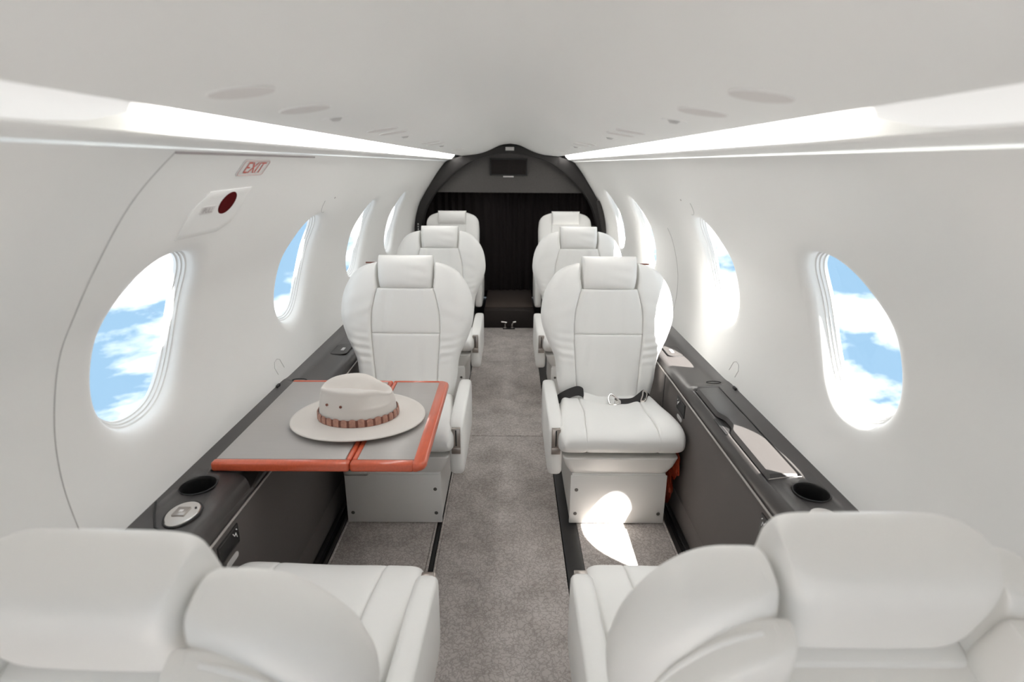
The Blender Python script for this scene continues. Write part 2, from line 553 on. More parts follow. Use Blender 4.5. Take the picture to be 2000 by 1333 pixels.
# cove lights: curved diffusers in the slot beside the headliner
segs = [(-0.45, 0.70), (0.80, 2.10), (2.16, 3.60), (3.65, 4.59)]
wordL = ['nearest the camera', 'above the emergency exit window', 'above the second row of seats', 'at the far end beside the dark bulkhead']
wordR = ['nearest the camera', 'above the right front windows', 'above the middle of the cabin', 'at the far end beside the dark bulkhead']
for sx, words, nm in ((-1, wordL, 'left'), (1, wordR, 'right')):
    for (a, b), w in zip(segs, words):
        cp = [(0.384, 1.2535), (0.392, 1.262), (0.41, 1.266), (0.432, 1.258), (0.4445, 1.242), (0.4475, 1.2275), (0.4505, 1.2275), (0.450, 1.246), (0.436, 1.264), (0.411, 1.272), (0.390, 1.267), (0.381, 1.2555)]
        n = 24
        def sc_(i):
            t = i / (n - 1)
            k = min(1, min(t, 1 - t) * (n - 1) / 3.0)
            return 0.35 + 0.65 * math.sqrt(1 - (1 - k) ** 2)
        def pt(i, j, sx=sx, a=a, b=b):
            q = sc_(i)
            cx, cz = 0.420, 1.252
            return (sx * (cx + (cp[j][0] - cx) * q), a + (b - a) * i / (n - 1), cz + (cp[j][1] - cz) * q)
        lb = MB().grid(pt, n, len(cp), cv=True)
        lb.f.append(tuple(range(len(cp)))); lb.f.append(tuple((n - 1) * len(cp) + k for k in range(len(cp))))
        o = lb.build('cove_light', M['light_soft'] if a < 0 else M['light_bright'], sharp=60)
        tag(o, 'white cove light strip on the %s, %s' % (nm, w), 'light', 'cove light strips')

# ceiling discs -------------------------------------------------------
def ceil_disc(name, x, y, r, mat, label, cat, group, nozzle=False):
    z = ceil_z(x)
    dz = (ceil_z(abs(x) + 0.01) - ceil_z(abs(x) - 0.01)) / 0.02 * (1 if x > 0 else -1)
    nrm = Vector((dz, 0, -1)).normalized()
    root = MB().cyl(Vector((x, y, z)) - nrm * 0.004, nrm, r, 0.0048, 40, bev=0.0006).build(name, mat)
    if nozzle:
        MB().cyl(Vector((x, y, z)) + nrm * 0.0005, nrm, r * 0.55, 0.004, 24, r2=r * 0.4, bev=0.002).build('outlet', M['nozzle'], root)
    else:
        c = Vector((x, y, z)) + nrm * 0.0002
        a = nrm.cross(Vector((0, 1, 0))).normalized(); b = nrm.cross(a)
        MB().tube([c + (a * math.cos(2*PI*k/40) + b * math.sin(2*PI*k/40)) * r for k in range(40)], 0.0009, 6, closed=True).build('rim', M['ceiling'], root)
    return tag(root, label, cat, group)
ORD = ['nearest', 'second', 'third', 'fourth', 'fifth', 'sixth', 'seventh', 'eighth']
for sx, nm in ((-1, 'left'), (1, 'right')):
    for i, y in enumerate((0.632, 0.82, 1.30, 1.42, 2.05, 2.20, 3.0, 3.15)):
        ceil_disc('ceiling_speaker', sx * 0.266, y, 0.033, M['speaker'], 'flat round grille in the %s half of the ceiling, %s from the camera' % (nm, ORD[i]), 'speaker', 'round ceiling grilles')
    for i, y in enumerate((0.965, 1.58, 2.40)):
        ceil_disc('air_nozzle', sx * 0.268, y, 0.020, M['ceiling'], 'small air nozzle in the %s half of the ceiling, %s from the camera' % (nm, ORD[i]), 'air vent', 'ceiling air nozzles', True)

# unseen partition added behind the camera, its doorway narrowed to dim the near seats
wf = MB()
for (x0, x1, z0, z1) in ((-0.80, -0.31, 0.0, 1.36), (0.31, 0.80, 0.0, 1.36), (-0.31, 0.31, 1.08, 1.36)):
    wf.box(x0, x1, Y0 - 0.03, Y0, z0, z1)
tag(wf.build('wall_front_added', M['wall']), kind='structure')

# rear bulkhead -------------------------------------------------------
FY = 4.60
outer = [Vector((p[0], p[1])) for p in half] + [Vector((0.372, 1.2475)), Vector((0.45, 1.222))] + [Vector((p.x, p.y)) for p in reversed(_d)]
inner_c = spline2([(0.0, 1.268), (0.14, 1.253), (0.27, 1.213), (0.385, 1.148), (0.475, 1.076), (0.58, 0.97), (0.655, 0.85), (0.688, 0.74), (0.695, 0.62), (0.68, 0.45), (0.65, 0.25), (0.615, 0.0)], 10)
def resample(P, n):
    L = [0]
    for i in range(1, len(P)): L.append(L[-1] + (P[i] - P[i-1]).length)
    out = []
    j = 0
    for k in range(n):
        d = L[-1] * k / (n - 1)
        while j < len(P) - 2 and L[j + 1] < d: j += 1
        t = (d - L[j]) / max(1e-9, L[j+1] - L[j])
        out.append(P[j].lerp(P[j+1], min(1, max(0, t))))
    return out
oc = resample(outer, 70); ic = resample(inner_c, 70)
oc = [Vector((-p.x, p.y)) for p in reversed(oc)] + oc[1:]
ic = [Vector((-p.x, p.y)) for p in reversed(ic)] + ic[1:]
fb = MB()
def fpt(i, j):
    o, n_ = oc[i], ic[i]
    q = [(o, FY + 0.05), (o, FY), (o.lerp(n_, 0.12), FY - 0.012), (o.lerp(n_, 0.88), FY - 0.012), (n_, FY), (n_, FY + 0.10)][j]
    return (q[0].x, q[1], q[0].y)
fb.grid(fpt, len(oc), 6)
wall_back = tag(fb.build('wall_back', M['bulkhead'], sharp=50), 'dark grey arched bulkhead frame at the rear of the cabin', kind='structure')
# upper fabric panel inside the arch
pts = [p for p in ic if p.y > 0.975]
zlow = 0.972
poly = [(p.x, p.y) for p in pts]
poly = [(poly[0][0] - 0.004, zlow)] + poly + [(poly[-1][0] + 0.004, zlow)]
pb = MB().extrude(poly, lambda p: (p[0], FY + 0.07, p[1]), lambda p: (p[0], FY + 0.10, p[1]))
pb.build('upper_panel', M['bulkhead_panel'], wall_back, smooth=False)
# air grille
gr = tag(empty('air_grille', (0, FY + 0.07, 1.18)), 'dark rectangular air grille high on the rear bulkhead', 'air vent')
gm = MB()
gx0, gx1, gz0, gz1 = -0.157, 0.137, -0.078, 0.052
for (a, b, c, d) in ((gx0, gx1, gz1 - 0.010, gz1), (gx0, gx1, gz0, gz0 + 0.010), (gx0, gx0 + 0.010, gz0, gz1), (gx1 - 0.010, gx1, gz0, gz1)):
    gm.box(a, b, -0.016, 0.0, c, d, 0.002)
gm.build('frame', M['black'], gr)
box_obj('backing', gx0 + 0.004, gx1 - 0.004, -0.003, -0.0005, gz0 + 0.004, gz1 - 0.004, M['curtain'], gr)
sl = None
for k in range(11):
    z = gz0 + 0.016 + k * (gz1 - gz0 - 0.032) / 10
    if sl is None:
        sl = MB().box(gx0 + 0.009, gx1 - 0.009, -0.012, -0.004, -0.0022, 0.0022, 0.0008).build('slat', M['dark_wood'], gr)
        sl.location = (0, 0, z)
    else:
        o = sl.copy(); COL.objects.link(o); o.parent = gr; o.location = (0, 0, z)
box_obj('mullion', -0.012, -0.006, -0.013, -0.003, gz0 + 0.005, gz1 - 0.005, M['dark_wood'], gr)
tag(box_obj('sign_strip', -0.052, 0.030, FY + 0.064, FY + 0.070, 1.090, 1.100, M['sign'], bev=0.001), 'small pale strip under the bulkhead air grille', 'sign')
# sign plate at the arch's crown
sg = tag(empty('bulkhead_sign', (0, FY - 0.012, 1.3)), 'small framed sign at the crown of the dark arch', 'sign')
box_obj('frame', -0.045, 0.043, -0.008, -0.0005, -0.019, 0.021, M['black'], sg, 0.002)
box_obj('plate', -0.034, 0.032, -0.011, -0.007, -0.012, 0.014, M['seam'], sg, 0.001)
for x in (-0.022, -0.008, 0.006, 0.020):
    box_obj('letter', x - 0.005, x + 0.005, -0.0125, -0.0105, -0.006, 0.008, M['sign'], sg, 0.0005)
# markings on the left of the arch
lm = tag(empty('placard', (-0.725, FY - 0.012, 0.70)), 'small vertical placard on the left leg of the dark arch', 'sign')
box_obj('plate', -0.014, 0.014, -0.004, -0.0005, -0.05, 0.05, M['black'], lm, 0.001)
for k in range(4):
    box_obj('mark', -0.005, 0.005, -0.0055, -0.0035, -0.036 + k * 0.02, -0.024 + k * 0.02, M['seam'], lm, 0.0005)
# curtain with pleats behind the arch
cu = MB()
CN = 220
def cpt(i, j):
    x = -0.72 + 1.44 * i / (CN - 1)
    amp = 0.012 + 0.004 * math.sin(x * 9)
    return (x, 4.86 + amp * math.sin(x * 95 + 1.5 * math.sin(x * 13)) + 0.01 * math.sin(x * 7), 0.142 + 1.03 * j / 7)
cu.grid(cpt, CN, 8)
tag(cu.build('curtain', M['curtain']), 'very dark brown pleated curtain closing off the rear baggage area', 'curtain')
tag(box_obj('wall_rear', -0.78, 0.78, 5.20, 5.25, 0, 1.36, M['bulkhead']), kind='structure')
# raised dark sill in front of the curtain
st = tag(box_obj('step', -0.19, 0.19, 4.165, 4.95, -0.012, 0.135, M['dark_wood'], bev=0.008), 'dark raised sill across the aisle before the curtain', 'step')
box_obj('tread_carpet', -0.185, 0.185, 4.25, 4.93, 0.1345, 0.140, material('tread_carpet', (0.055, 0.040, 0.033), 0.95, noise=(300, 0.4, ONE)), st, 0.002)
lt = tag(empty('floor_latch', (0.0, 4.14, 0.0)), 'small chrome latch fitting on the aisle floor before the sill', 'latch')
box_obj('plate', -0.045, 0.045, -0.025, 0.015, 0.0, 0.006, M['black'], lt, 0.001)
for x in (-0.028, 0.024):
    MB().tube([(x, 0, 0.006), (x, 0, 0.035), (x + 0.01, -0.008, 0.05), (x + 0.03 * (1 if x > 0 else -1), -0.01, 0.055)], 0.006, 8).build('hook', M['chrome'], lt)
    MB().cyl((x, -0.012, 0.006), (0, 0, 1), 0.010, 0.012, 16).build('stud', M['chrome'], lt)

# strap with a metal hook leaning on the right leg of the arch
sp = tag(empty('cargo_strap', (0.66, FY - 0.05, 0.70)), 'dark padded strap with brass hook hanging by the arch on the right', 'strap')
MB().tube([(0.105, -0.02, -0.08), (0.085, -0.02, 0.0), (0.06, -0.02, 0.11), (0.032, -0.02, 0.225)], [0.024, 0.024, 0.022, 0.020], 12).build('sleeve', M['bulkhead'], sp)
MB().tube([(0.03, -0.02, 0.225), (0.024, -0.02, 0.25), (0.030, -0.02, 0.262), (0.020, -0.02, 0.285), (0.006, -0.02, 0.30), (-0.004, -0.02, 0.315), (0.0, -0.02, 0.335), (0.010, -0.02, 0.325)], [0.009, 0.009, 0.010, 0.008, 0.006, 0.006, 0.006, 0.004], 8).build('hook', M['nickel'], sp)
bk = tag(empty('wall_fitting', (0.655, FY - 0.05, 0.66)), 'small chrome fitting beside the strap on the arch', 'fitting')
MB().cyl((0, 0, 0.0), (0, -1, 0), 0.018, 0.02, 20, bev=0.004).build('knob', M['nickel'], bk)
MB().cyl((0.0, 0, 0.045), (0, -1, 0), 0.014, 0.02, 20, bev=0.004).build('stud', M['nickel'], bk)
box_obj('plate', -0.024, 0.024, 0.0, 0.035, -0.06, 0.07, M['black'], bk, 0.004)

# ================================================================== side consoles
def console_profile(sx, drop=0.0):
    return [(0.745, 0.505 - drop * 0.2), (0.733, 0.503 - drop * 0.3), (0.722, 0.499 - drop), (0.70, 0.497 - drop), (0.655, 0.495 - drop), (0.632, 0.493 - drop), (0.620, 0.489 - drop * 0.9), (0.611, 0.481 - drop * 0.7),
            (0.606, 0.470 - drop * 0.4), (0.603, 0.456), (0.602, 0.440), (0.610, 0.425), (0.745, 0.425)]
SLOT_Y = 1.775
def console(sx, name, label):
    mb = MB()
    ys = [(Y0, 0), (0.3, 0), (0.8, 0), (1.0, 0), (1.2, 0), (1.5, 0), (1.70, 0), (SLOT_Y - 0.03, 0), (SLOT_Y - 0.010, 0.004), (SLOT_Y + 0.005, 0.012), (SLOT_Y + 0.02, 0.017), (SLOT_Y + 0.05, 0.019), (2.2, 0.02), (2.8, 0.02), (3.4, 0.02), (3.98, 0.02)]
    n = len(console_profile(sx))
    def pt(i, j):
        y, d = ys[i]
        p = console_profile(sx, d)[j]
        return (sx * p[0], y, p[1])
    mb.grid(pt, len(ys), n, cv=True)
    mb.f.append(tuple(range(n))); mb.f.append(tuple((len(ys) - 1) * n + k for k in range(n)))
    o = mb.build(name, M['console'], sharp=60)
    return tag(o, label, 'console')
def boolean_cut(o, cutters):
    for cmb in cutters:
        c = cmb.build('cutter', M['black'])
        md = o.modifiers.new('cut', 'BOOLEAN'); md.operation = 'DIFFERENCE'; md.object = c; md.solver = 'EXACT'
        bpy.context.view_layer.update()
        dg = bpy.context.evaluated_depsgraph_get()
        me = bpy.data.meshes.new_from_object(o.evaluated_get(dg))
        o.modifiers.clear()
        o.data = me
        bpy.data.objects.remove(c, do_unlink=True)

CUPS = {-1: (-0.688, 1.122), 1: (0.683, 1.107)}
consoles = {}
for sx, lab in ((-1, 'long dark grey side console along the left wall under the table'), (1, 'long dark grey side console along the right wall with padded lid')):
    con = console(sx, 'side_console', lab)
    cx, cy = CUPS[sx]
    cuts = [MB().cyl((cx, cy, 0.430), (0, 0, 1), 0.0375, 0.2, 40)]
    if sx < 0:
        cuts.append(MB().box(-0.694, -0.55, 1.183, 1.727, 0.452, 0.6))
    else:
        cuts.append(MB().box(0.613, 0.694, 1.170, 1.725, 0.482, 0.6, 0.006))
    cuts.append(MB().box(min(sx*0.672, sx*0.712), max(sx*0.672, sx*0.712), SLOT_Y - 0.006, SLOT_Y + 0.008, 0.44, 0.6, 0.003))
    boolean_cut(con, cuts)
    consoles[sx] = con
    # cup holder insert
    ci = MB()
    pr = [(0.0001, 0.436), (0.034, 0.436), (0.0345, 0.44), (0.0362, 0.490), (0.0372, 0.4965), (0.0385, 0.4990), (0.0400, 0.4985), (0.0405, 0.4965)]
    ci.grid(lambda i, j: (cx + pr[j][0] * math.cos(2*PI*i/40), cy + pr[j][0] * math.sin(2*PI*i/40), pr[j][1]), 40, len(pr), cu=True)
    ci.build('cup_holder', M['black'] , con)
    # pale piping under the ledge
    MB().tube([(sx * 0.5995, y, 0.436) for y in (Y0, 1.0, 2.0, 3.0, 3.98)], 0.0028, 8).build('piping', M['piping'], con)
    # fabric side panel down to the floor
    sp_ = MB()
    pp_ = [(0.603, 0.437), (0.600, 0.430), (0.600, 0.30), (0.602, 0.14), (0.606, 0.075), (0.600, 0.068), (0.598, 0.0), (0.640, 0.0), (0.640, 0.437)]
    nyy = 24
    sp_.grid(lambda i, j: (sx * pp_[j][0], Y0 + (3.98 - Y0) * i / (nyy - 1), pp_[j][1]), nyy, len(pp_), cv=True)
    sp_.build('side_panel', M['fabric'], con, sharp=40)
    # panel joint
    box_obj('panel_joint', min(sx*0.5985, sx*0.602), max(sx*0.5985, sx*0.602), 2.02, 2.026, 0.0, 0.43, M['black'], con)
    # rounded latch plate further back on the ledge
    def rrect(cx_, cy_, hx, hy, r, n=6):
        out = []
        for (qx, qy, a0) in ((1, 1, 0), (-1, 1, PI/2), (-1, -1, PI), (1, -1, 3*PI/2)):
            for k in range(n + 1):
                a = a0 + PI/2 * k / n
                out.append((cx_ + qx * (hx - r) + r * math.cos(a), cy_ + qy * (hy - r) + r * math.sin(a)))
        return out
    zt = 0.4755
    lp = MB().extrude(rrect(sx * 0.662, 2.165, 0.030, 0.062, 0.018), lambda p: (p[0], p[1], zt - 0.004), lambda p: (p[0], p[1], zt + 0.0025)).build('latch_plate', M['console_lid'], con)
    box_obj('release_button', sx * 0.657 - 0.006, sx * 0.657 + 0.006, 2.145, 2.180, zt + 0.0015, zt + 0.0045, M['sign'], lp, 0.001)
    gp = [(x, y, zt + 0.0012) for (x, y) in rrect(sx * 0.662, 2.165, 0.0315, 0.0635, 0.019)]
    MB().tube(gp, 0.0013, 6, closed=True).build('gap', M['black'], lp)
    # slot lip
    MB().tube([(sx * 0.692 + 0.024 * math.cos(2*PI*k/32), SLOT_Y + 0.001 + 0.010 * math.sin(2*PI*k/32), 0.4965) for k in range(32)], 0.0016, 6, closed=True).build('slot_lip', M['black'], con)
    # power sockets with white pictograms and pale pill labels
    for (sy, zc, hw) in (((1.05, 0.395, 0.045),) if sx < 0 else ((1.80, 0.395, 0.045), (1.10, 0.395, 0.045))):
        so = MB().box(min(sx*0.597, sx*0.601), max(sx*0.597, sx*0.601), sy - hw, sy + hw, zc - 0.024, zc + 0.024, 0.0012).build('socket_plate', M['black'], con)
        xi = sx * 0.5968
        MB().tube([(xi, sy + 0.018, zc + 0.013), (xi, sy + 0.024, zc + 0.004), (xi, sy + 0.030, zc + 0.008), (xi, sy + 0.034, zc - 0.004)], 0.0012, 6).build('pictogram', M['white_paint'], so)
        MB().tube([(xi, sy + 0.033, zc + 0.016), (xi, sy + 0.037, zc + 0.012)], 0.0014, 6).build('pictogram', M['white_paint'], so)
        gpl = [(sx * 0.5975, sy + a * hw, zc + b * 0.024) for a, b in ((-0.9, -0.85), (0.9, -0.85), (0.9, 0.85), (-0.9, 0.85))]
        MB().tube(gpl, 0.0012, 6, closed=True).build('socket_rim', M['console_lid'], so)
        MB().extrude(rrect(sy + 0.005, zc - 0.044, 0.026, 0.0072, 0.007), lambda p: (sx * 0.6005, p[0], p[1]), lambda p: (sx * 0.5978, p[0], p[1])).build('label', M['seam'], con)

# left: oval switch panel and the seam across the console
con = consoles[-1]
sw = MB()
sw_c = (-0.662, 1.012)
def swp(k, r):
    a = 2 * PI * k / 40
    egg = 1 + 0.10 * math.sin(a)
    return (sw_c[0] + 0.031 * r * egg * math.cos(a), sw_c[1] + 0.043 * r * math.sin(a))
sw.grid(lambda i, j: (*swp(i, [1.0, 1.0, 0.95, 0.0001][j]), [0.494, 0.4985, 0.5005, 0.5015][j]), 40, 4, cu=True)
swo = sw.build('switch_panel', M['chrome'], con)
MB().tube([(*swp(k, 1.05), 0.4965) for k in range(40)], 0.0024, 6, closed=True).build('gasket', M['black'], swo)
MB().box(-0.678, -0.652, 1.000, 1.030, 0.500, 0.5035, 0.001).build('button', M['nickel'], swo)
MB().box(-0.669, -0.661, 1.011, 1.019, 0.503, 0.5042, 0.0005).build('button_mark', M['sign'], swo)
MB().cyl((-0.643, 1.030, 0.500), (0, 0, 1), 0.0022, 0.0022, 12).build('indicator', M['black'], swo)
sm = [(-0.735, 1.045, 0.5045), (-0.715, 1.005, 0.500), (-0.69, 0.965, 0.498), (-0.66, 0.95, 0.4965), (-0.63, 0.945, 0.494), (-0.613, 0.935, 0.485), (-0.604, 0.925, 0.465), (-0.602, 0.92, 0.44)]
MB().tube(sm, 0.0022, 6).build('console_seam', M['black'], con)

# right: padded lid with finger scoop
con = consoles[1]
LX0, LX1, LY0, LY1 = 0.6155, 0.6915, 1.1725, 1.7225
lid = MB()
nx, nyl = 14, 60
def lid_pt(i, j):
    y = LY0 + (LY1 - LY0) * i / (nyl - 1)
    t = (y - LY0) / (LY1 - LY0)
    scoop = 0.016 * math.exp(-((y - 1.47) / 0.045) ** 4)
    x0 = LX0 + scoop
    u = j / (nx - 1)
    x = x0 + (LX1 - x0) * u
    e_ = (1 - abs(2*u - 1) ** 5) ** 0.2 * (1 - abs(2*t - 1) ** 24) ** 0.1
    z = 0.487 + 0.0135 * e_ + 0.004 * u * e_ * (0.3 + t)
    return (x, y, z)
lid.grid(lid_pt, nyl, nx)
lid.build('padded_lid', M['console_lid'], con, normals=False)
scp = MB().box(0.605, 0.628, 1.42, 1.52, 0.4785, 0.4835, 0.002).build('finger_scoop', M['black'], con)
MB().tube([(0.6935, LY0 - 0.001, 0.4975), (0.6935, LY1 + 0.001, 0.4975)], 0.0016, 6).build('lid_gap', M['black'], con)
MB().tube([(0.616, LY0 - 0.0015, 0.4905), (0.655, LY0 - 0.0015, 0.4965), (0.692, LY0 - 0.0015, 0.4985)], 0.0011, 6).build('lid_edge', M['piping'], con)
MB().cyl((0.662, 1.012, 0.494), (0, 0, 1), 0.030, 0.007, 32, bev=0.002).build('switch_panel', M['chrome'], con)

# orange pouch tucked beside the right seat
pm = MB()
def pouch(c, rx, ry, rz, seed):
    rnd = random.Random(seed)
    ph = [rnd.uniform(0, 6) for _ in range(6)]
    def pt(i, j):
        a = 2 * PI * i / 28; b = PI * j / 16 - PI / 2
        k = 1 + 0.12 * math.sin(3 * a + ph[0] + 2 * b) + 0.10 * math.sin(5 * b + ph[1] + a) + 0.07 * math.sin(7 * a + 4 * b + ph[2])
        return (c[0] + rx * k * math.cos(b) * math.cos(a), c[1] + ry * k * math.cos(b) * math.sin(a), c[2] + rz * k * math.sin(b))
    pm.grid(pt, 28, 17, cu=True)
pouch((0.571, 1.80, 0.110), 0.019, 0.070, 0.065, 3)
pouch((0.584, 1.76, 0.200), 0.010, 0.050, 0.050, 5)
po = pm.build('life_vest_pouch', M['pouch'])
tag(po, 'crumpled orange pouch tucked between right seat and side panel', 'pouch')

# ================================================================== wall details (left emergency exit hatch)
def wall_line(side, pts, r, name, mat, parent, out=-0.0005):
    return MB().tube([wall_pt(side, y, s, out) for (y, s) in pts], r, 6).build(name, mat, parent)
HY0, HY1 = 0.862, 1.545
stop = WLEN - 0.006
wall_line(-1, [(HY0 + (0.045 * max(0, (k - 22) / 18) ** 4 if k > 22 else 0), s_of_z(0.50) + (stop - s_of_z(0.50)) * k / 40) for k in range(41)], 0.0012, 'hatch_seam', M['seam'], wall_left)
wall_line(-1, [(HY0 + 0.045 + (HY1 - HY0 - 0.045) * k / 20, stop) for k in range(21)], 0.0022, 'hatch_gap', M['grey_letters'], wall_left)
wall_line(1, [(2.50, s_of_z(0.50) + (s_of_z(0.93) - s_of_z(0.50)) * k / 20) for k in range(21)], 0.0012, 'panel_seam', M['seam'], wall_right)
for side in (-1, 1):
    wl = wall_left if side < 0 else wall_right
    # small cover panels above the second window, and coat hooks by the console
    yy, zz = (2.02, 1.075)
    s0 = s_of_z(zz)
    MB().cyl(wall_pt(side, yy, s0, 0.001), wall_pt(side, yy, s0, -0.01) - wall_pt(side, yy, s0, 0), 0.0035, 0.002, 12).build('pin_hole', M['grey_letters'], wl)
    wall_line(side, [(yy - 0.05 + 0.05 * math.cos(a), s0 - 0.005 + 0.05 * math.sin(a)) for a in [PI + PI * 0.55 * k / 14 for k in range(15)]], 0.0008, 'cover_outline', M['seam'], wl)
    s1 = s_of_z(0.565)
    wall_line(side, [(1.735, s1 - 0.035), (1.725, s1 - 0.01), (1.735, s1 + 0.008), (1.755, s1 + 0.012), (1.775, s1 + 0.004), (1.79, s1 - 0.03)], 0.0010, 'hook_outline', M['seam'], wl)
    bmh = MB().box(-0.003, 0.003, -0.012, 0.012, -0.012, 0.001, 0.001).build('bracket', M['black'], consoles[side])
    bmh.location = (side * 0.733, 1.70, 0.509)

# access panel with pull recess
sA0, sA1 = s_of_z(1.050), s_of_z(1.140)
ap = tag(empty('exit_handle_panel', wall_pt(-1, 1.175, (sA0 + sA1) / 2)), 'white emergency exit handle cover with red finger hole on left wall', 'panel')
off = Matrix.Translation(-ap.location)
def rr2(y0, y1, s0, s1, r, n=6):
    out = []
    for (cy, cs, a0) in ((y1 - r, s1 - r, 0), (y0 + r, s1 - r, PI/2), (y0 + r, s0 + r, PI), (y1 - r, s0 + r, 3*PI/2)):
        for k in range(n + 1):
            a = a0 + PI/2 * k / n
            out.append((cy + r * math.cos(a), cs + r * math.sin(a)))
    return out
def plate(side, outline, t, name, mat, parent, xf, base=0.001):
    mb = MB()
    n = len(outline)
    cy = sum(p[0] for p in outline) / n; cs = sum(p[1] for p in outline) / n
    # inner grid by shrinking rings so the plate follows the wall
    K = [1, 1, 0.985, 0.75, 0.5, 0.25, 0.001]
    D = [base, -t * 0.7, -t, -t, -t, -t, -t]
    mb.grid(lambda i, j: wall_pt(side, cy + (outline[i][0] - cy) * K[j], cs + (outline[i][1] - cs) * K[j], D[j]), n, len(K), cu=True)
    return mb.build(name, mat, parent, xf=xf)
def dense(o, k=6):
    out = []
    for i in range(len(o)):
        a, b = o[i], o[(i + 1) % len(o)]
        d = math.hypot(b[0]-a[0], b[1]-a[1])
        m = max(1, int(d / 0.012))
        for q in range(m):
            out.append((a[0] + (b[0]-a[0]) * q / m, a[1] + (b[1]-a[1]) * q / m))
    return out
cover_o = dense([(1.275, sA1), (1.10, sA1 - 0.004), (1.068, sA1 - 0.05), (1.062, sA0), (1.215, sA0), (1.262, sA0 + 0.018), (1.274, sA0 + 0.055)])
plate(-1, cover_o, 0.0022, 'cover', M['wall'], ap, off)
hc = (1.196, s_of_z(1.112))
hole = [(hc[0] + 0.031 * math.cos(2*PI*k/36), hc[1] + 0.027 * math.sin(2*PI*k/36)) for k in range(36)]
plate(-1, hole, 0.0030, 'finger_hole', M['dark_red'], ap, off, 0.0)

def wall_text(side, txt, yc, sc_, size, mat, name, parent, xf, out, xsc=1.0):
    cu_ = bpy.data.curves.new('txt', 'FONT')
    cu_.body = txt; cu_.size = size; cu_.align_x = 'CENTER'; cu_.align_y = 'CENTER'
    cu_.resolution_u = 3
    cu_.extrude = 0.0
    to = bpy.data.objects.new('txt', cu_); COL.objects.link(to)
    bpy.context.view_layer.update()
    dg = bpy.context.evaluated_depsgraph_get()
    me = bpy.data.meshes.new_from_object(to.evaluated_get(dg))
    bpy.data.objects.remove(to, do_unlink=True)
    vv = [xf @ wall_pt(side, yc + v.co.x * xsc * (1 if side < 0 else -1), sc_ + v.co.y, out) for v in me.vertices]
    ff = [tuple(p.vertices) for p in me.polygons]
    m2 = bpy.data.meshes.new(name)
    n = len(vv)
    m2.from_pydata([tuple(v) for v in vv], [], ff)
    m2.materials.append(mat)
    bpy.data.meshes.remove(me)
    return obj(name, m2, parent)
# EXIT sign
sE = s_of_z(1.180)
ex = tag(empty('exit_sign', wall_pt(-1, 1.22, sE)), 'white plate with red EXIT lettering on the left wall', 'sign')
offE = Matrix.Translation(-ex.location)
plate(-1, dense(rr2(1.158, 1.282, sE - 0.0205, sE + 0.0205, 0.008)), 0.0022, 'plate', M['sign'], ex, offE)
wall_text(-1, 'EXIT', 1.22, sE, 0.040, M['red'], 'lettering', ex, offE, -0.0032, 1.05)
MB().tube([offE @ wall_pt(-1, y, s, -0.0024) for (y, s) in dense(rr2(1.161, 1.279, sE - 0.018, sE + 0.018, 0.006))], 0.0008, 5, closed=True).build('border', M['border'], ex)
# PULL label
plate(-1, dense(rr2(1.100, 1.150, s_of_z(1.095), s_of_z(1.110), 0.004)), 0.0032, 'label_plate', M['sign'], ap, off)
wall_text(-1, 'PULL', 1.125, s_of_z(1.1025), 0.017, M['grey_letters'], 'lettering', ap, off, -0.0042)

# ================================================================== seats
RT0 = math.radians(9.0)
RT = RT0
PIV = (0.165, 0.315)
def back_xf(p):
    x, yl, t = p
    return (x, PIV[0] + t * math.sin(RT) + yl * math.cos(RT), PIV[1] + t * math.cos(RT) - yl * math.sin(RT))
def cluster(i, n):
    t = i / (n - 1)
    return 0.5 - 0.5 * math.cos(PI * t)
def slab(xl, xr, z0, z1, y0, tf, tb, pl=4, pr=4, pb=4, pt=4, nu=26, nv=30, disp=None, mapf=None):
    """closed pillow over the domain xl(z)..xr(z), z0..z1 with front thickness tf, back thickness tb around y0"""
    mb = MB()
    def E(u, v):
        a = abs(2*u - 1); p = pl if u < 0.5 else pr
        b = abs(2*v - 1); q = pb if v < 0.5 else pt
        return max(0.0, 1 - a ** p) ** (1 / p) * max(0.0, 1 - b ** q) ** (1 / q)
    front, back = [], []
    for i in range(nu):
        for j in range(nv):
            u, v = cluster(i, nu), cluster(j, nv)
            z = z0 + (z1 - z0) * v
            x = xl(z) + (xr(z) - xl(z)) * u
            e_ = E(u, v)
            d = disp(x, z, e_) if disp else 0.0
            front.append((x, y0 - tf * e_ - d, z))
            back.append((x, y0 + tb * e_, z))
    mp = mapf or (lambda p: p)
    mb.grid(lambda i, j: mp(front[i * nv + j]), nu, nv)
    mb.grid(lambda i, j: mp(back[i * nv + j]), nu, nv)
    return mb

W_PTS = [(0, 0.172), (0.08, 0.187), (0.16, 0.197), (0.24, 0.231), (0.31, 0.251), (0.37, 0.249), (0.42, 0.237), (0.46, 0.216), (0.494, 0.187), (0.513, 0.152), (0.522, 0.120)]
S_PTS = [(0, 0.112), (0.15, 0.122), (0.27, 0.129), (0.34, 0.126), (0.39, 0.115), (0.43, 0.103)]
def Wf(t): return interp(W_PTS, t)
def Sf(t): return interp(S_PTS, t)
NOTCH = 0.425
def inner_b(t):
    return Sf(t) if t < NOTCH else 0.106 + 0.004 * min(1, (t - NOTCH) / 0.05)
def wrinkle(sx):
    def f(x, t, e_):
        w = math.exp(-((t - 0.20) / 0.06) ** 2)
        a = 0.0022 * w * math.sin((t - 0.35 * (abs(x) - 0.16)) * 210 + 1.2 * math.sin(abs(x) * 40)) * e_
        b = 0.0010 * e_ * math.exp(-((t - 0.33) / 0.10) ** 2) * math.sin(t * 110 + abs(x) * 45)
        return a + b
    return f
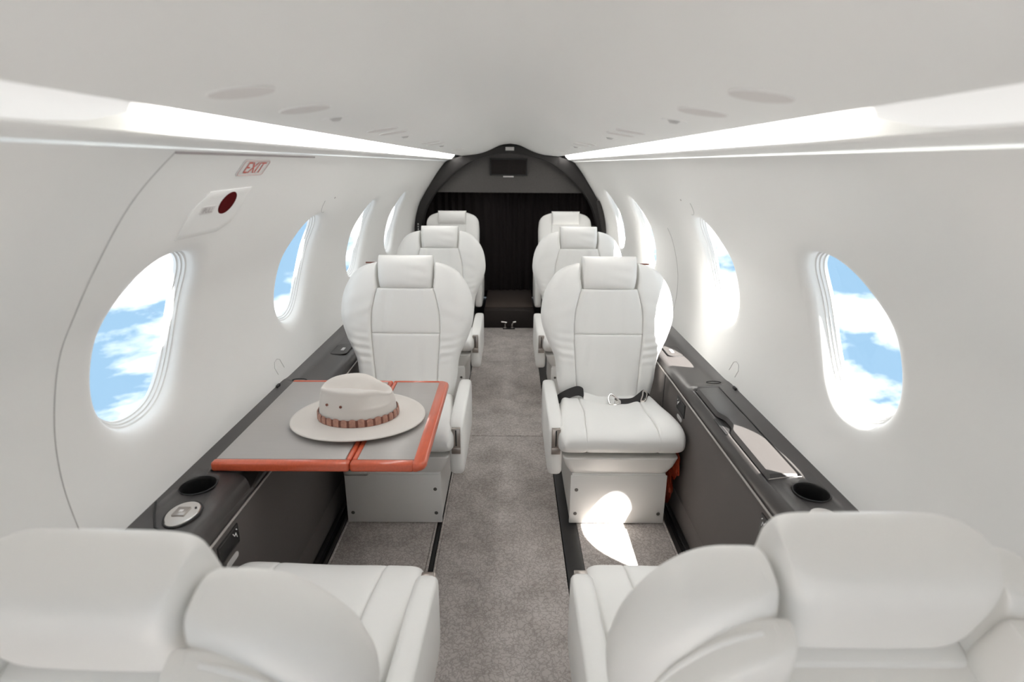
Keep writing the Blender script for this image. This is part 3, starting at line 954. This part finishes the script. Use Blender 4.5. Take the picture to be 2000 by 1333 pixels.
def wrinkle_c(x, t, e_):
    return 0.0026 * e_ * math.sin(x * 90 + 3 * t) * math.exp(-((x - 0.055) / 0.03) ** 2) + 0.0020 * e_ * math.sin(x * 130 - t * 30) * math.exp(-((x + 0.07) / 0.03) ** 2)

MESH = {}
def cached(key, maker, mat, parent, name):
    if key in MESH:
        return obj(name, MESH[key], parent)
    o = maker().build(name, mat, parent)
    MESH[key] = o.data
    return o

def m_bolster(sx):
    lo = (lambda t: inner_b(t)) if sx > 0 else (lambda t: -Wf(t))
    hi = (lambda t: Wf(t)) if sx > 0 else (lambda t: -inner_b(t))
    return slab(lo, hi, 0.0, 0.523, 0.0, 0.070, 0.050, pl=11 if sx > 0 else 2.3, pr=2.3 if sx > 0 else 11, pb=5, pt=3.2, nu=36, nv=130, disp=wrinkle(sx), mapf=back_xf)
def m_panel(t0, t1):
    return slab(lambda t: -Sf(t) - 0.001, lambda t: Sf(t) + 0.001, t0, t1, 0.0, 0.064, 0.045, pl=16, pr=16, pb=18, pt=18, nu=34, nv=30, disp=wrinkle_c, mapf=back_xf)
def m_headrest():
    def dw(x, t, e_):
        return 0.0012 * e_ * math.sin(t * 160 + 30 * x) * math.exp(-((x - 0.06) / 0.05) ** 2)
    hw = lambda t: 0.1015 - 0.010 * max(0, (0.47 - t) / 0.05) * 0.6
    return slab(lambda t: -hw(t), lambda t: hw(t), 0.424, 0.549, -0.012, 0.062, 0.050, pl=5.5, pr=5.5, pb=4.0, pt=3.2, nu=34, nv=30, disp=dw, mapf=back_xf)
def m_shell():
    mb = MB()
    def ow(t): return Wf(min(t * 1.025, 0.520)) * 0.90 - 0.008
    for sx in (-1, 1):
        lo = (lambda t: 0.104) if sx > 0 else (lambda t: -max(ow(t), 0.118))
        hi = (lambda t: max(ow(t), 0.118)) if sx > 0 else (lambda t: -0.104)
        s = slab(lo, hi, 0.005, 0.507, 0.045, 0.02, 0.042, pl=5, pr=5, pb=6, pt=4, nu=20, nv=40, mapf=back_xf)
        mb.add(s.v, s.f)
    s = slab(lambda t: -0.118, lambda t: 0.118, 0.005, 0.422, 0.045, 0.02, 0.040, pl=14, pr=14, pb=6, pt=7, nu=24, nv=30, mapf=back_xf)
    mb.add(s.v, s.f)
    return mb
def m_shell_lip():
    return MB().tube([back_xf((x, 0.086 - 0.004 * (abs(x) / 0.11) ** 2, 0.412)) for x in [-0.112 + 0.224 * k / 16 for k in range(17)]], 0.005, 8)
def m_piping(sx):
    def ow(t): return max(Wf(min(t * 1.025, 0.520)) * 0.90 - 0.008, 0.118)
    pts = [back_xf((sx * ow(t), 0.047, t)) for t in [0.01 + 0.490 * k / 40 for k in range(41)]]
    return MB().tube(pts, 0.0032, 8)

CUSH_F, CUSH_R = -0.255, 0.20
def cush_w(y):   # half width over depth (front is wider)
    return interp([(-0.26, 0.188), (-0.235, 0.204), (-0.19, 0.212), (-0.10, 0.205), (0.0, 0.190), (0.10, 0.178), (0.20, 0.170)], y)
def cush_s(y):
    return interp([(-0.26, 0.118), (-0.18, 0.116), (-0.06, 0.108), (0.04, 0.110), (0.20, 0.113)], y)
def m_cushion(part):
    if part == 0:
        lo, hi, pl, pr = (lambda y: -cush_s(y) - 0.001), (lambda y: cush_s(y) + 0.001), 16, 16
    elif part == 1:
        lo, hi, pl, pr = cush_s, cush_w, 12, 3.2
    else:
        lo, hi, pl, pr = (lambda y: -cush_w(y)), (lambda y: -cush_s(y)), 3.2, 12
    def mapf(p):
        x, q, y = p          # q: -thickness upward
        tilt = 0.352 - 0.040 * (y - CUSH_F) / (CUSH_R - CUSH_F)
        return (x, y, tilt - 0.03 - q)
    def disp(x, y, e_):
        r = 0.0016 * math.sin(x * 70 + y * 25) * math.exp(-((y - 0.05) / 0.08) ** 2) * e_
        return r + (-0.006 * math.cos(min(abs(x) / 0.118, 1) * PI / 2) * e_ if part == 0 else 0.0)
    return slab(lo, hi, CUSH_F, CUSH_R, 0.0, 0.060, 0.058, pl=pl, pr=pr, pb=2.6, pt=5, nu=28, nv=44, disp=disp, mapf=mapf)
def m_skirt():
    mb = MB()
    lev = [(0.262, 0.190, -0.222, 0.17), (0.258, 0.192, -0.226, 0.18), (0.225, 0.181, -0.219, 0.18), (0.196, 0.166, -0.206, 0.18), (0.192, 0.163, -0.202, 0.17)]
    def ring(h, w, y0, y1, r=0.02):
        out = []
        for (cx_, cy_, a0) in ((w - r, y1 - r, 0), (-w + r, y1 - r, PI/2), (-w + r, y0 + r, PI), (w - r, y0 + r, 3*PI/2)):
            for k in range(5):
                a = a0 + PI/2 * k / 4
                out.append((cx_ + r * math.cos(a), cy_ + r * math.sin(a), h))
        return out
    R = [ring(*l) for l in lev]
    n = len(R[0])
    mb.grid(lambda i, j: R[i][j], len(R), n, cv=True)
    mb.f.append(tuple(range(n))); mb.f.append(tuple((len(R) - 1) * n + k for k in range(n)))
    return mb
def m_base():
    return MB().box(-0.160, 0.160, -0.208, 0.19, 0.003, 0.196, 0.007, 3)
def m_front_plate():
    return MB().box(-0.163, 0.163, -0.2125, -0.206, 0.003, 0.190, 0.003, 2)
def m_screw():
    return MB().cyl((0, 0, 0), (0, -1, 0), 0.0062, 0.0022, 16, bev=0.0008)
def m_armrest():
    mb = MB()
    # padded slab, long in y, rounded ends; section in y-z with thickness in x
    n = 64
    def outline(k):
        a = 2 * PI * k / n
        c, s = math.cos(a), math.sin(a)
        p = 8.0
        r = (abs(c) ** p + abs(s) ** p) ** (-1 / p)
        yy = r * c; zz = r * s
        return (yy, zz)
    lay = [(-0.5, 0.90), (-0.46, 0.955), (-0.36, 0.985), (-0.2, 1.0), (0.2, 1.0), (0.36, 0.985), (0.46, 0.955), (0.5, 0.90)]
    def pt(i, j):
        yy, zz = outline(i)
        x, k = lay[j]
        z = 0.275 + 0.100 * zz * k
        y = 0.014 + 0.225 * yy * k
        return (x * 0.048, y, z)
    mb.grid(pt, n, len(lay), cu=True)
    mb.f.append(tuple(i * len(lay) for i in range(n))); mb.f.append(tuple(i * len(lay) + len(lay) - 1 for i in range(n)))
    return mb
def m_latch():
    return MB().box(-0.0145, 0.0145, -0.2130, -0.196, 0.270, 0.360, 0.0025)
def m_latch_slot():
    return MB().box(-0.002, 0.002, -0.2145, -0.2115, 0.298, 0.355, 0.0005)
def m_latch_tab():
    return MB().box(-0.0150, 0.0150, -0.2165, -0.2115, 0.270, 0.293, 0.0015)
def m_arm_bracket():
    return MB().box(-0.03, 0.03, -0.05, 0.14, 0.21, 0.25, 0.004)

def seat(loc, rz, aisle, label, trim=0, recline=9.0):
    """aisle: local x direction of the armrest"""
    global RT
    RT = math.radians(recline)
    K = '_%g' % recline
    r = empty('cabin_seat', loc, rz)
    tag(r, label, 'seat', 'white leather cabin seats')
    L = M['leather']
    cached('shell' + K, m_shell, M['seat_shell'], r, 'back_shell')
    for sx in (-1, 1):
        cached('bolster%d' % sx + K, lambda: m_bolster(sx), L, r, 'back_bolster')
    cached('panel_up' + K, lambda: m_panel(0.257, 0.428), L, r, 'back_panel')
    cached('panel_low' + K, lambda: m_panel(0.0, 0.259), L, r, 'back_panel')
    cached('headrest' + K, m_headrest, L, r, 'headrest')
    for sx in (-1, 1):
        cached('piping%d' % sx + K, lambda: m_piping(sx), L, r, 'shell_piping')
    cached('lip' + K, m_shell_lip, M['seat_shell'], r, 'shell_lip')
    for p in (0, 1, 2):
        cached('cushion%d' % p, lambda: m_cushion(p), L, r, 'seat_cushion')
    cached('skirt', m_skirt, M['seat_plastic'], r, 'seat_skirt')
    b = cached('base', m_base, M['seat_plastic'], r, 'seat_base')
    pl = cached('plate', m_front_plate, M['seat_plastic'], b, 'front_plate')
    for (x, z) in ((aisle * 0.142, 0.135), (aisle * 0.143, 0.042), (-aisle * 0.143, 0.042)):
        s = cached('screw', m_screw, M['screw'], b, 'screw')
        s.location = (x, -0.2122, z)
    a = cached('armrest', m_armrest, L, r, 'armrest')
    a.location = (aisle * 0.2165, 0, 0)
    for key, mk, mt, nm in (('latch', m_latch, M['nickel'], 'latch_plate'), ('lslot', m_latch_slot, M['black'], 'latch_slot'), ('ltab', m_latch_tab, M['nickel'], 'latch_tab')):
        cached(key, mk, mt, a, nm)
    br = cached('abr', m_arm_bracket, M['seat_plastic'], r, 'armrest_bracket')
    br.location = (aisle * 0.185, 0, 0)
    if trim:
        t = MB().box(0.10, 0.165, 0.03, 0.05, 0.517, 0.523, 0.001)
        o = t.build('back_trim', M['croc_dark'], r, xf=None)
        me = o.data
        for v in me.vertices:
            v.co = Vector(back_xf((v.co.x * trim, v.co.y, v.co.z)))
    RT = RT0
    return r

SEATS = []
s2l = seat((-0.383, 1.905, 0), 0, 1, 'white leather seat behind the red edged table on the left', trim=-1)
s2r = seat((0.380, 1.905, 0), 0, -1, 'white leather seat on the right with black seat belt on its cushion', trim=1)
s3l = seat((-0.383, 2.965, 0), 0, 1, 'white leather seat on the left, second of the seats facing the camera')
s3r = seat((0.385, 2.965, 0), 0, -1, 'white leather seat on the right, directly behind the one with the belt')
s1l = seat((-0.384, 0.805, 0), PI - math.radians(2.0), -1, 'white leather seat in the left foreground seen from behind its backrest', recline=22.5)
s1r = seat((0.380, 0.805, 0), PI, 1, 'white leather seat in the right foreground seen from behind its backrest', recline=19.5)

# narrower seats of the last row
def m4_back():
    w = lambda t: interp([(0, 0.20), (0.30, 0.205), (0.42, 0.204), (0.47, 0.192), (0.50, 0.160), (0.516, 0.115)], t)
    return slab(lambda t: -w(t), lambda t: w(t), 0.0, 0.517, 0.0, 0.06, 0.06, pl=4, pr=4, pb=5, pt=5, nu=30, nv=40, mapf=back_xf)
def m4_panel():
    return slab(lambda t: -0.108, lambda t: 0.108, 0.02, 0.43, -0.052, 0.016, 0.01, pl=8, pr=8, pb=8, pt=8, nu=20, nv=30, mapf=back_xf)
def m4_head():
    return slab(lambda t: -0.104 - 0.004 * max(0, (t - 0.48) / 0.045) ** 3, lambda t: 0.104 + 0.004 * max(0, (t - 0.48) / 0.045) ** 3, 0.425, 0.528, -0.050, 0.045, 0.045, pl=10, pr=10, pb=2.2, pt=2.2, nu=26, nv=24, mapf=back_xf)
def seat4(loc, aisle, label):
    r = empty('narrow_cabin_seat', loc)
    tag(r, label, 'seat', 'narrow seats of the last row')
    cached('b4', m4_back, M['leather'], r, 'backrest')
    cached('p4', m4_panel, M['leather'], r, 'back_panel')
    cached('h4', m4_head, M['leather'], r, 'headrest')
    for p in (0, 1, 2):
        cached('cushion%d' % p, lambda: m_cushion(p), M['leather'], r, 'seat_cushion')
    cached('skirt', m_skirt, M['seat_plastic'], r, 'seat_skirt')
    cached('base', m_base, M['seat_plastic'], r, 'seat_base')
    a = cached('armrest', m_armrest, M['leather'], r, 'armrest')
    a.location = (aisle * 0.2165, 0, 0)
seat4((-0.440, 4.265, 0.0), 1, 'narrow white leather seat on the left in the last row before the curtain')
seat4((0.430, 4.265, 0.0), -1, 'narrow white leather seat on the right in the last row before the curtain')

# seat belt on the right seat ------------------------------------------
def ribbon(path, width, thick, wdir):
    """flat strap: path of points, width direction per point"""
    mb = MB()
    P = [Vector(p) for p in path]
    n = len(P)
    def pt(i, j):
        w = Vector(wdir[i]).normalized()
        t = (P[min(i+1, n-1)] - P[max(i-1, 0)]).normalized()
        nn = t.cross(w).normalized()
        q = [(-1, -1), (1, -1), (1, 1), (-1, 1)][j]
        return P[i] + w * (q[0] * width / 2) + nn * (q[1] * thick / 2)
    mb.grid(pt, n, 4, cv=True)
    mb.f.append((0, 1, 2, 3)); mb.f.append(tuple((n-1)*4 + k for k in (3, 2, 1, 0)))
    return mb
sb = empty('seat_belt', (0, 0, 0.022)); sb.parent = s2r
def smooth_path(pts, n=6):
    P = [Vector(p) for p in pts]
    P = [2*P[0]-P[1]] + P + [2*P[-1]-P[-2]]
    out = []
    for i in range(1, len(P) - 2):
        for k in range(n):
            t = k / n; a, b, c, d = P[i-1], P[i], P[i+1], P[i+2]
            out.append(0.5*((2*b)+(c-a)*t+(2*a-5*b+4*c-d)*t*t+(3*b-a-3*c+d)*t**3))
    out.append(P[-2])
    return out
p1 = smooth_path([(-0.205, 0.115, 0.285), (-0.180, 0.095, 0.318), (-0.150, 0.080, 0.343), (-0.118, 0.075, 0.357), (-0.098, 0.072, 0.352), (-0.094, 0.066, 0.342)])
ribbon(p1, 0.036, 0.004, [(0.0, 0.55, 0.8)] * len(p1)).build('strap', M['webbing'], sb)
p2 = smooth_path([(-0.094, 0.066, 0.342), (-0.06, 0.05, 0.337), (-0.02, 0.03, 0.333), (0.012, 0.02, 0.333)])
ribbon(p2, 0.034, 0.0015, [(0.1, 0.8, 0.45)] * len(p2)).build('belt_tag', M['paper'], sb)
p3 = smooth_path([(0.018, 0.018, 0.335), (0.05, 0.02, 0.333), (0.085, 0.03, 0.333), (0.115, 0.05, 0.345), (0.130, 0.06, 0.352), (0.140, 0.075, 0.338), (0.165, 0.11, 0.32)])
ribbon(p3, 0.034, 0.004, [(-0.1, 0.75, 0.55)] * len(p3)).build('strap', M['webbing'], sb)
bkl = MB().tube(smooth_path([(-0.004, 0.010, 0.331), (-0.008, 0.026, 0.346), (0.002, 0.04, 0.358), (0.018, 0.03, 0.352), (0.030, 0.014, 0.340), (0.020, 0.004, 0.333), (0.004, 0.004, 0.331)])[:-1], 0.0035, 8, closed=True).build('buckle', M['chrome'], sb)
MB().box(0.016, 0.036, 0.006, 0.034, 0.334, 0.344, 0.003).build('buckle_tongue', M['chrome'], sb)
MB().tube(smooth_path([(0.112, 0.030, 0.335), (0.122, 0.048, 0.350), (0.128, 0.064, 0.362), (0.140, 0.060, 0.356), (0.134, 0.040, 0.342), (0.124, 0.026, 0.335)])[:-1], 0.003, 8, closed=True).build('adjuster', M['nickel'], sb)

# ================================================================== folding table and hat
TX0, TX1, TY0, TY1, TZ = -0.686, -0.186, 1.188, 1.722, 0.517
tb = tag(empty('folding_table', (-0.436, 1.455, TZ - 0.03)), 'grey folding table with red wooden edging reaching out of left console', 'table')
tx = Matrix.Translation(-tb.location)
JX = -0.366
def leaf(x0, x1, r_out):
    ob = box = MB()
    ob.box(x0, x1, TY0 + 0.020, TY1 - 0.014, TZ - 0.018, TZ, 0.0008)
    return ob.build('leaf', M['laminate'], tb, xf=tx)
leaf(TX0, JX - 0.0145, 0); leaf(JX + 0.0145, TX1 - 0.030, 0)
def edge_bar(x0, x1, y0, y1, nm):
    return MB().box(x0, x1, y0, y1, TZ - 0.022, TZ + 0.0015, 0.006, 3).build(nm, M['redwood'], tb, xf=tx)
edge_bar(TX0 - 0.004, JX - 0.001, TY0 - 0.004, TY0 + 0.0195, 'edge_strip')
edge_bar(TX0 - 0.004, JX - 0.001, TY1 - 0.0135, TY1, 'edge_strip')
edge_bar(JX + 0.001, TX1 - 0.028, TY0 - 0.004, TY0 + 0.0195, 'edge_strip')
edge_bar(JX + 0.001, TX1 - 0.028, TY1 - 0.0135, TY1, 'edge_strip')
# aisle-side strip with rounded corners
ol = []
r_ = 0.022
for (cx_, cy_, a0, a1) in ((TX1 - r_, TY1 - r_, PI/2, 0), (TX1 - r_, TY0 - 0.004 + r_, 0, -PI/2)):
    for k in range(9):
        a = a0 + (a1 - a0) * k / 8
        ol.append((cx_ + r_ * math.cos(a), cy_ + r_ * math.sin(a)))
inner_x = TX1 - 0.030
poly = [(inner_x, TY1)] + ol + [(inner_x, TY0 - 0.004)]
eb = MB()
cxm = (TX1 + inner_x) / 2
lv = [(0.90, TZ - 0.022), (1.0, TZ - 0.014), (1.0, TZ - 0.007), (0.96, TZ - 0.001), (0.90, TZ + 0.0015)]
def ept(i, j):
    k, z = lv[i]
    x, y = poly[j]
    ins = (1 - k) * 0.05
    nx_ = x - (ins if x > inner_x + 0.001 else 0)
    ny_ = y - ins * (1 if y > (TY0 + TY1) / 2 else -1) * (1 if abs(y - (TY0+TY1)/2) > 0.24 else 0)
    return (nx_, ny_, z)
eb.grid(ept, len(lv), len(poly), cv=True)
eb.f.append(tuple(range(len(poly)))); eb.f.append(tuple((len(lv)-1)*len(poly) + k for k in range(len(poly))))
eb.build('edge_strip', M['redwood'], tb, xf=tx, sharp=50)
edge_bar(JX - 0.0140, JX - 0.001, TY0 + 0.0195, TY1 - 0.0135, 'joint_strip')
edge_bar(JX + 0.001, JX + 0.0140, TY0 + 0.0195, TY1 - 0.0135, 'joint_strip')
MB().box(JX - 0.018, JX + 0.042, TY0 + 0.004, TY0 + 0.05, TZ - 0.038, TZ - 0.021, 0.006).build('hinge_block', M['screw'], tb, xf=tx)
MB().box(TX0 - 0.006, JX + 0.03, 1.40, 1.50, TZ - 0.036, TZ - 0.0185, 0.004).build('support_arm', M['black'], tb, xf=tx)

HC = (-0.402, 1.425, TZ + 0.0025)
hat = tag(empty('hat', HC, math.radians(4)), 'cream felt hat with brown crocodile band lying on the table', 'hat')
CA, CBy = 0.104, 0.084           # crown half length / half width at the base
BA, BB = 0.180, 0.158            # brim
def brim_pt(i, j):
    a = 2 * PI * i / 96
    k = j / 11
    c, s = math.cos(a), math.sin(a)
    x = (CA + (BA - CA) * k) * c
    y = (CBy + (BB - CBy) * k) * s
    lift = 0.010 * (1 - k) ** 2 + 0.013 * k * k * (s * s) * 0.7 + 0.016 * (k ** 2) * (c * c) * 0.25 + 0.003
    return (x, y, lift)
bm_ = MB()
bm_.grid(brim_pt, 96, 12, cu=True)
o = bm_.build('brim', M['felt'], hat)
sd = o.modifiers.new('thickness', 'SOLIDIFY'); sd.thickness = 0.003; sd.offset = -1
cr = MB()
HT = 0.100
def crown_pt(i, j):
    a = 2 * PI * i / 96
    c, s = math.cos(a), math.sin(a)
    NJ = 44
    q = j / NJ
    if q < 0.55:
        v = q / 0.55
        k = 1 - 0.10 * v ** 1.6
        z = HT * 0.86 * v
    else:
        v = (q - 0.55) / 0.45
        k = 0.90 * max(0.0, (1 - v ** 2.6)) ** (1 / 2.2) if v < 1 else 0.0
        k = max(k, 0.0005)
        z = HT * (0.86 + 0.14 * (1 - (1 - min(1, v * 1.6)) ** 2))
    x = CA * k * c * (1.0 if True else 1)
    y = CBy * k * s
    # centre crease along the length, front pinches, crown lower at the front (+x)
    up = max(0.0, min(1.0, (z / HT - 0.5) / 0.5))
    cre = math.exp(-(y / 0.026) ** 2) * math.exp(-((x + 0.005) / 0.085) ** 4)
    z -= 0.030 * cre * up ** 2
    z -= 0.022 * up * max(0, x / CA + 0.15) ** 1.5
    pin = math.exp(-((x - 0.062) / 0.030) ** 2) * up ** 0.8
    y *= 1 - 0.34 * pin
    return (x, y, z + 0.010)
cr.grid(crown_pt, 96, 45, cu=True)
cr.build('crown', M['felt'], hat, sharp=180)
# vent eyelets on the side facing the camera
for x in (-0.066, -0.028):
    yv = -CBy * 0.955 * math.sqrt(max(0, 1 - (x / (CA * 0.965)) ** 2))
    MB().cyl((x, yv + 0.002, 0.070), (x * 0.7 / CA, -1, 0.1), 0.0035, 0.0035, 12).build('eyelet', M['croc_dark'], hat)
# crocodile band: segments round the crown
hb = MB()
def band_ring(z, k, n=120):
    return [((CA * k + 0.002) * math.cos(2*PI*i/n), (CBy * k + 0.002) * math.sin(2*PI*i/n), z) for i in range(n)]
R = [band_ring(0.012, 1.0), band_ring(0.012, 1.018), band_ring(0.020, 1.022), band_ring(0.026, 1.020), band_ring(0.034, 1.010), band_ring(0.034, 0.985)]
hb.grid(lambda i, j: R[j][i], 120, len(R), cu=True)
band = hb.build('hat_band', M['croc_dark'], hat)
NSEG = 30
for k in range(NSEG):
    a0 = 2 * PI * (k + 0.06) / NSEG; a1 = 2 * PI * (k + 0.94) / NSEG
    sm_ = MB()
    def spt(i, j, a0=a0, a1=a1, k=k):
        u = i / 8; v = j / 6
        a = a0 + (a1 - a0) * u
        e_ = (max(0, 1 - abs(2*u-1) ** 4)) ** 0.4 * (max(0, 1 - abs(2*v-1) ** 4)) ** 0.4
        q = 1.016 + 0.030 * e_ - 0.008 * v
        top = 0.034 + 0.0035 * math.sin(PI * u) + 0.001 * math.sin(k * 2.3)
        return ((CA * q + 0.001) * math.cos(a), (CBy * q + 0.001) * math.sin(a), 0.0125 + (top - 0.0125) * v)
    sm_.grid(spt, 9, 7)
    sm_.build('scale', M['croc'], band)
